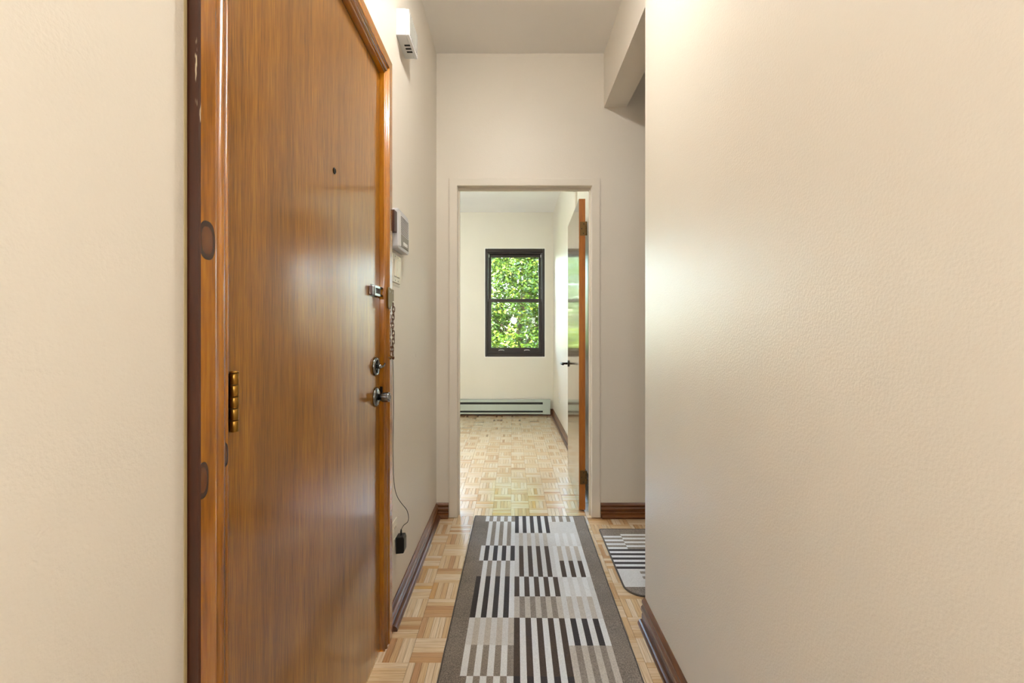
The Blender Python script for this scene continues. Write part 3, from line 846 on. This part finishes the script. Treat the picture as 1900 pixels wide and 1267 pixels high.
# ------------------------------------------------------------------ window
def ring(mb, x0, x1, z0, z1, y0, y1, wl, wr, wb, wt):
    mb.box(x0, x0 + wl, y0, y1, z0, z1); mb.box(x1 - wr, x1, y0, y1, z0, z1)
    mb.box(x0 + wl, x1 - wr, y0, y1, z0, z0 + wb); mb.box(x0 + wl, x1 - wr, y0, y1, z1 - wt, z1)
def make_window(name, label, WX0, WX1):
    w1 = empty(name, ((WX0 + WX1) / 2, RY, WZ0), label, None, None, 'structure')
    # painted reveal around the frame
    m = MB(); e = 0.012
    m.box(WX0, WX0 + e, RY + 0.001, RY + 0.2, WZ0, WZ1); m.box(WX1 - e, WX1, RY + 0.001, RY + 0.2, WZ0, WZ1)
    m.box(WX0 + e, WX1 - e, RY + 0.001, RY + 0.2, WZ1 - e, WZ1); m.box(WX0 + e, WX1 - e, RY + 0.001, RY + 0.2, WZ0, WZ0 + e)
    m.build('reveal', M['reveal'], w1)
    fx0, fx1, fz0, fz1 = WX0 + e, WX1 - e, WZ0 + e, WZ1 - e
    m = MB(); ring(m, fx0, fx1, fz0, fz1, RY + 0.004, RY + 0.030, 0.030, 0.030, 0.045, 0.050)
    m.build('window_frame', M['window_frame'], w1, bevel=0.004)
    m = MB(); ring(m, fx0 + 0.004, fx1 - 0.004, fz0 + 0.004, fz1 - 0.004, RY + 0.030, RY + 0.11, 0.040, 0.040, 0.060, 0.062)
    m.build('window_track', M['window_frame'], w1, bevel=0.002)
    m = MB(); m.box(fx0 + 0.036, fx0 + 0.045, RY + 0.028, RY + 0.034, 1.555, fz1 - 0.055); m.box(fx1 - 0.045, fx1 - 0.036, RY + 0.028, RY + 0.034, 1.555, fz1 - 0.055)
    m.build('sash_channel', M['window_track'], w1, bevel=0.001)
    for x in (fx0 + 0.050, fx1 - 0.056):
        m = MB(); m.box(x, x + 0.006, RY + 0.026, RY + 0.032, fz1 - 0.115, fz1 - 0.075); m.build('track_clip', M['white_plastic'], w1)
    sx0, sx1 = fx0 + 0.046, fx1 - 0.046
    m = MB(); ring(m, sx0, sx1, 1.545, fz1 - 0.066, RY + 0.075, RY + 0.105, 0.034, 0.034, 0.040, 0.042)
    us = m.build('upper_sash', M['window_frame'], w1, bevel=0.003)
    m = MB(); m.box(sx0 + 0.03, sx1 - 0.03, RY + 0.088, RY + 0.092, 1.58, fz1 - 0.10); m.build('upper_pane', M['glass'], us)
    m = MB(); ring(m, sx0 - 0.004, sx1 + 0.004, fz0 + 0.055, 1.592, RY + 0.036, RY + 0.066, 0.040, 0.040, 0.066, 0.042)
    ls = m.build('lower_sash', M['window_frame'], w1, bevel=0.003)
    m = MB(); m.box(sx0 + 0.03, sx1 - 0.03, RY + 0.049, RY + 0.053, fz0 + 0.115, 1.555); m.build('lower_pane', M['glass'], ls)
    for x in ((WX0 + WX1) / 2 - 0.185, (WX0 + WX1) / 2 + 0.165):
        m = MB(); m.tube(bez([(x - 0.035, RY + 0.036, fz0 + 0.084), (x - 0.028, RY + 0.026, fz0 + 0.090), (x, RY + 0.022, fz0 + 0.092), (x + 0.028, RY + 0.026, fz0 + 0.090), (x + 0.035, RY + 0.036, fz0 + 0.084)], 4), 0.005, 8)
        m.build('sash_lift', M['white_plastic'], ls)
make_window('window_1', 'dark brown single hung window looking out on a leafy tree', WX0, WX1)
make_window('window_2_added', 'unseen second brown window added on the same wall to light the bedroom', WX0 + W2, WX1 + W2)  # out of view, added to bring daylight into the bedroom

# ------------------------------------------------------------------ heater, bedroom outlet
he = empty('baseboard_heater', (-0.5, RY, 0.028), 'long pale green electric baseboard heater under the window', 'heater')
hx0, hx1, hz0, hz1, hyf = -1.45, 0.516, 0.026, 0.222, RY - 0.068
m = MB(); m.box(hx0, hx1, RY - 0.030, RY - 0.034 + 0.02, hz0, hz1); m.build('back_panel', M['heater'], he)
m = MB(); m.prism([(RY - 0.014, hz1), (hyf + 0.010, hz1), (hyf, hz1 - 0.008), (hyf, hz1 - 0.032), (hyf + 0.003, hz1 - 0.032), (hyf + 0.003, hz1 - 0.010), (RY - 0.014, hz1 - 0.004)], lambda y, z: (hx0, y, z), lambda y, z: (hx1, y, z)); m.build('top_hood', M['heater'], he)
m = MB(); m.box(hx0, hx1, hyf, hyf + 0.004, hz0 + 0.050, hz1 - 0.062); m.build('front_panel', M['heater'], he, bevel=0.001)
m = MB(); m.box(hx0, hx1, hyf, hyf + 0.004, hz0, hz0 + 0.024); m.box(hx0, hx1, hyf, RY - 0.03, hz0, hz0 + 0.004); m.build('bottom_rail', M['heater'], he)
m = MB(); m.box(hx0 + 0.01, hx1 - 0.10, hyf + 0.012, RY - 0.035, hz0 + 0.026, hz1 - 0.034); m.build('element_fins', M['heater_dark'], he)
for (a, c) in ((hx0 - 0.001, hx0 + 0.10), (hx1 - 0.10, hx1 + 0.001)):
    m = MB(); m.box(a, c, hyf - 0.001, RY - 0.014, hz0 - 0.001, hz1 + 0.001); m.build('end_cap', M['heater'], he, bevel=0.002)
bo = empty('bedroom_outlet', (RX1, 5.25, 0.30), 'small white outlet plate on the bedroom wall beside the open door', 'outlet')
yo = 830 * RX1 / (1038 - 950)
bo.location = (RX1, yo, 0.30); OFF[bo.name] = Vector(bo.location)
m = MB(); m.box(RX1 - 0.005, RX1, yo - 0.036, yo + 0.036, 0.30, 0.415); m.build('plate', M['white_plastic'], bo, bevel=0.002)
for z in (0.335, 0.380):
    m = MB(); m.box(RX1 - 0.007, RX1 - 0.004, yo - 0.016, yo + 0.016, z - 0.014, z + 0.014); m.build('socket', M['ivory'], bo, bevel=0.002)

# ------------------------------------------------------------------ rugs
SW = 0.0221
ORDER = ['border', 'W', 'L', 'T', 'D', 'B', 'V']
IDX = {k: i for i, k in enumerate(ORDER)}
def alt(a, b, n0, n1):
    return [(a if (n - n0) % 2 == 0 else b) for n in range(n0, n1)]
A = lambda a, b: alt(a, b, 0, 8)
Bc = lambda a, b: alt(a, b, 8, 17)
Cc = lambda a, b: alt(a, b, 17, 24)
# rows of about 0.15 m from the far end; each row gives 24 stripes
EDGE = [2.742, 2.670, 2.518, 2.368, 2.215, 2.070, 1.9162, 1.771, 1.617, 1.470]
ROWS = [
    A('W', 'T') + Bc('D', 'W') + Cc('W', 'T'),
    A('T', 'W') + Bc('D', 'W') + Cc('V', 'V'),
    A('T', 'W') + Bc('V', 'L') + Cc('V', 'W'),
    A('W', 'D') + Bc('V', 'B') + Cc('W', 'L'),
    A('T', 'W') + Bc('V', 'B') + Cc('W', 'B'),
    A('D', 'W') + Bc('B', 'W') + Cc('V', 'W'),
    A('D', 'W') + Bc('L', 'T') + Cc('V', 'L'),
    A('V', 'L') + Bc('B', 'W') + Cc('W', 'D'),
    A('W', 'T') + Bc('B', 'W') + Cc('L', 'T'),
    A('T', 'W') + Bc('D', 'W') + Cc('L', 'T'),
    A('T', 'W') + Bc('V', 'L') + Cc('V', 'W'),
    A('W', 'D') + Bc('V', 'B') + Cc('W', 'L'),
    A('D', 'W') + Bc('B', 'W') + Cc('V', 'W'),
    A('V', 'L') + Bc('L', 'T') + Cc('W', 'D'),
    A('W', 'T') + Bc('B', 'W') + Cc('L', 'T'),
]
def rug_surface(rows, edges, half, end_border=True):
    """local: u across (centre 0), v along from 0 (far end) down to -L; returns verts, faces, colours"""
    V = []; Fs = []; Ms = []
    us = [-half] + [-half + 0.068 + SW * k for k in range(25)] + [half]
    key = {}
    def vert(u, v):
        k = (round(u, 5), round(v, 5))
        if k not in key:
            key[k] = len(V); V.append((u, v))
        return key[k]
    for r, row in enumerate(rows):
        v0, v1 = edges[r], edges[r + 1]
        cols = ['border'] + [('border' if (n == 0 and c == 'T') else c) for n, c in enumerate(row)] + ['border']
        for k, c in enumerate(cols):
            Fs.append((vert(us[k], v1), vert(us[k + 1], v1), vert(us[k + 1], v0), vert(us[k], v0)))
            Ms.append(IDX[c])
    return V, Fs, Ms
edges = list(EDGE)
while len(edges) < len(ROWS) + 1: edges.append(edges[-1] - 0.15)
far = 2.7514
ev = [e - far for e in edges]
LEN = far - edges[-1]
HW = 0.3325
T = 0.007
V2, F2, M2 = rug_surface(ROWS, [0.0] + ev[1:], HW)
rv = random.Random(5)
def rise(u, v):      # slight waviness of the long edges
    e = max(0, (abs(u) - 0.27) / 0.0625)
    return T + 0.0025 * e * (0.5 + 0.5 * math.sin(v * 47 + (2 if u > 0 else 0))) + 0.0008 * math.sin(v * 23 + u * 9)
mb = MB()
# split each stripe lengthwise into short pieces so the waves show
for (f, mi) in zip(F2, M2):
    (u0, va), (u1, _), (_, vb), _ = [V2[i] for i in f]
    n = max(1, int(round((vb - va) / 0.03)))
    cols = [u0, u1] if (u1 - u0) < 0.05 else [u0 + (u1 - u0) * k / 3 for k in range(4)]
    for k in range(n):
        a = va + (vb - va) * k / n; c = va + (vb - va) * (k + 1) / n
        for q in range(len(cols) - 1):
            p, s = cols[q], cols[q + 1]
            mb.add([(p, a, rise(p, a)), (s, a, rise(s, a)), (s, c, rise(s, c)), (p, c, rise(p, c))], [(0, 1, 2, 3)], mi)
v_end = min(p[1] for p in V2)
mb.box(-HW, HW, v_end, 0, 0.0004, 0.002, IDX['border'])
rr = empty('runner_rug', (0.107, far, 0), 'long striped runner rug with taupe border down the middle of the hall', 'rug')
rr.rotation_euler = (0, 0, -RUGA)
OFF[rr.name] = Vector((0, 0, 0))
mb.build('pile', [RUG[k] for k in ORDER], rr)
bnd = MB()
path = [(-HW, v_end + (0 - v_end) * k / 60) for k in range(61)] + [(-HW + 2 * HW * k / 20, 0) for k in range(1, 20)] + [(HW, -(0 - v_end) * k / 60) for k in range(61)] + [(HW - 2 * HW * k / 20, v_end) for k in range(1, 20)]
bnd.tube([(u, v, rise(u, v) - 0.0030) for (u, v) in path], 0.0040, 8, closed=True)
bnd.build('binding', M['binding'], rr)

# small mat, its stripes running across the hall, one rounded corner
mo = empty('small_mat', (0.5016, 2.573, 0), 'smaller striped mat with rounded corner beyond the right wall edge', 'rug')
mo.rotation_euler = (0, 0, -0.005)
OFF[mo.name] = Vector((0, 0, 0))
ML = 1.55
mb = MB()
xs = [0.0, 0.1045, 0.26, 0.42, 0.57, 0.72, 0.87, 1.02, 1.17, 1.33, ML]
MROWS = [A('T', 'W') + Bc('D', 'W') + Cc('V', 'V'), A('W', 'T') + Bc('D', 'W') + Cc('V', 'T'), ROWS[6], ROWS[7], ROWS[8], ROWS[2], ROWS[3], ROWS[4], ROWS[5], ROWS[6]]
VW = 0.652; b0 = 0.066
sw = (VW - 2 * b0) / 24
rad = 0.085
def xleft(v):        # left outline with a rounded near corner (v measured from the far edge)
    r0 = 0.012
    if v > VW - rad: return rad - math.sqrt(max(0, rad * rad - (v - (VW - rad)) ** 2))
    if v < r0: return r0 - math.sqrt(max(0, r0 * r0 - (r0 - v) ** 2))
    return 0.0
vs = [0, 0.004, 0.012, 0.03] + [b0 + sw * k for k in range(25)] + [VW - 0.05, VW - 0.035, VW - 0.02, VW - 0.010, VW - 0.004, VW]
vs = sorted(set(round(v, 5) for v in vs))
for i in range(len(vs) - 1):
    va, vb = vs[i], vs[i + 1]; vm = (va + vb) / 2
    n = int((vm - b0) / sw) if vm > b0 else -1
    for j in range(len(xs) - 1):
        c = MROWS[j][n] if 0 <= n < 24 and vm < VW - b0 else 'border'
        if n == 0 and c == 'T': c = 'border'
        xa = xleft(va) if j == 0 else xs[j]; xb = xleft(vb) if j == 0 else xs[j]
        mb.add([(xb, -vb, T), (xs[j + 1], -vb, T), (xs[j + 1], -va, T), (xa, -va, T)], [(0, 1, 2, 3)], IDX[c])
mb.box(rad, ML, -VW + 0.001, -0.001, 0.0004, 0.004, IDX['border']); mb.box(0.002, rad, -VW + rad, -0.012, 0.0004, 0.004, IDX['border'])
mb.build('pile', [RUG[k] for k in ORDER], mo)
fine = [k * 0.01 for k in range(1, 56)] + [VW - rad + rad * math.sin(a * PI / 24) for a in range(0, 13)]
path = [(ML - 0.05 * k, 0.0) for k in range(0, int((ML - 0.012) / 0.05) + 1)] + [(xleft(v), -v) for v in [0.0005, 0.003, 0.012] + [f for f in fine if f > 0.015]] + [(rad + 0.05 * k, -VW) for k in range(1, int((ML - rad) / 0.05) + 1)] + [(ML, -VW), (ML, -VW / 2)]
bnd = MB(); bnd.tube([(u, v, T - 0.003) for (u, v) in path], 0.0042, 8, closed=True); bnd.build('binding', M['binding'], mo)

# ------------------------------------------------------------------ hall ceiling lamp, and unseen lamps added for fill light
def flush_lamp(x, y, z, mat, r, hgt, label):
    e = empty('ceiling_lamp', (x, y, z), label, 'lamp')
    m = MB(); m.lathe((x, y, z), (0, 0, -1), [(r + 0.004, 0), (r + 0.010, 0.004), (r + 0.010, hgt), (r + 0.002, hgt + 0.003), (r, hgt - 0.004)], 40); m.build('lamp_housing', M['white_plastic'], e)
    m = MB(); m.lathe((x, y, z), (0, 0, -1), [(r - 0.001, hgt - 0.004), (r - 0.001, hgt)] + [((r - 0.001) * math.cos(a * PI / 16), hgt + 0.5 * r * math.sin(a * PI / 16)) for a in range(1, 8)], 24); m.build('diffuser', mat, e)
def fill_pendant(x, y, z, drop, mat, r, label):
    e = empty('fill_pendant', (x, y, z), label, 'lamp')
    m = MB(); m.lathe((x, y, z), (0, 0, -1), [(0.055, 0), (0.055, 0.010), (0.020, 0.030), (0.006, 0.034)], 24); m.build('canopy', M['white_plastic'], e)
    m = MB(); m.tube([(x, y, z - 0.03), (x, y, z - drop + 0.02)], 0.004, 8); m.build('cord', M['white_plastic'], e)
    m = MB(); m.lathe((x, y, z - drop + 0.03), (0, 0, -1), [(0.012, 0), (0.024, 0.010), (0.026, 0.036)], 20); m.build('socket_cap', M['white_plastic'], e)
    m = MB(); m.lathe((x, y, z - drop), (0, 0, -1), [(r * math.sin(a * PI / 12), r - r * math.cos(a * PI / 12)) for a in range(2, 12)] + [(0.002, 2 * r)], 20); m.build('globe', mat, e)
flush_lamp(0.0, 1.30, ZC, M['bulb_hall'], 0.056, 0.055, 'flush round lamp on the hall ceiling in front of the doorway')
fill_pendant(0.05, -0.5, ZC, 1.3, M['fill_rear'], 0.09, 'added white globe pendant giving fill light behind the viewer')  # unseen pendant, added to brighten the near walls and hall ceiling
fill_pendant(-1.55, 3.75, RZ, 0.75, M['fill_room'], 0.10, 'added white globe pendant giving fill light in the bedroom')  # unseen pendant, added to brighten the bedroom
flush_lamp(1.7, 1.2, ZC, M['fill_side'], 0.10, 0.08, 'added flush round lamp giving fill light from the side room')  # unseen lamp, added to lift the end wall and left wall

# ------------------------------------------------------------------ outside
m = MB(); m.box(-40, 40, -40, 50, -3.3, -3.2)
m.build('ground', M['lawn'], origin=O0, kind='structure', label='lawn below the windows')
def tree(name, label, x, y, h, ctr, rad_, n, size, mat, seed, group=None):
    rg = random.Random(seed)
    e = empty(name, (x, y, -3.2), label, 'tree', group)
    mb = MB(); top = ctr[2] + rad_[2] * 0.5
    mb.tube(bez([(x, y, -3.25), (x + 0.05, y + 0.05, -1.5), (x - 0.05, y, ctr[2] - 0.6), (ctr[0], ctr[1], top)], 6), [0.17 - 0.13 * k / 18 for k in range(19)], 10)
    mb.build('trunk', M['bark'], e)
    tips = []
    for k in range(14):
        a = rg.uniform(0, 2 * PI); zz = ctr[2] + rg.uniform(-0.8, 0.6) * rad_[2]
        rr_ = rg.uniform(0.55, 0.9)
        p2 = (ctr[0] + rad_[0] * rr_ * math.cos(a), ctr[1] + rad_[1] * rr_ * math.sin(a), zz + 0.4)
        mb = MB(); mb.tube(bez([(x, y, zz - 0.5), (x + (p2[0] - x) * 0.5, y + (p2[1] - y) * 0.5, zz), p2], 5), [0.045 - 0.035 * q / 10 for q in range(11)], 6)
        mb.build('branch', M['bark'], e)
    # leaves in clusters
    cl = []
    for k in range(int(n / 45)):
        while True:
            p = Vector((rg.uniform(-1, 1), rg.uniform(-1, 1), rg.uniform(-1, 1)))
            if 0.25 < p.length < 1: break
        p = p.normalized() * (p.length ** 0.5)
        cl.append(Vector((ctr[0] + p.x * rad_[0], ctr[1] + p.y * rad_[1], ctr[2] + p.z * rad_[2])))
    V = []; Fs = []; R = []
    for c in cl:
        tone = rg.random()
        for q in range(45):
            pos = c + Vector((rg.gauss(0, 0.13), rg.gauss(0, 0.13), rg.gauss(0, 0.11)))
            d = Vector((rg.gauss(0, 1), rg.gauss(0, 1), rg.gauss(-0.3, 0.6))).normalized()
            nrm = Vector((rg.gauss(0, 0.6), rg.gauss(-0.4, 0.6), rg.gauss(0.7, 0.5))).normalized()
            s_ = d.cross(nrm)
            if s_.length < 0.1: continue
            s_.normalize()
            up = s_.cross(d)
            L = size * rg.uniform(0.7, 1.3); w = L * 0.27
            k = len(V)
            V += [pos, pos + d * L * 0.45 + s_ * w + up * 0.1 * L, pos + d * L, pos + d * L * 0.45 - s_ * w + up * 0.1 * L]
            Fs += [(k, k + 1, k + 2), (k, k + 2, k + 3)]
            r_ = min(1, max(0, tone * 0.6 + rg.random() * 0.5)); R += [r_] * 4
    me = bpy.data.meshes.new('foliage')
    org = Vector((x, y, -3.2))
    me.from_pydata([tuple(p - org) for p in V], [], Fs); me.materials.append(mat)
    at = me.attributes.new('rnd', 'FLOAT', 'POINT'); at.data.foreach_set('value', R)
    o = bpy.data.objects.new('foliage', me); COL.objects.link(o); o.parent = e; o['kind'] = 'stuff'
tree('leafy_tree', 'bright green leafy tree just outside the bedroom window', 0.2, 9.6, 6, (0.35, 9.5, 1.4), (1.4, 1.0, 2.6), 60000, 0.085, M['leaf'], 11)
tree('dark_tree', 'dark-leaved tree behind the bright green tree', 1.6, 12.6, 6, (1.5, 12.6, 1.2), (1.3, 1.2, 3.4), 16000, 0.13, M['leaf_dark'], 23)
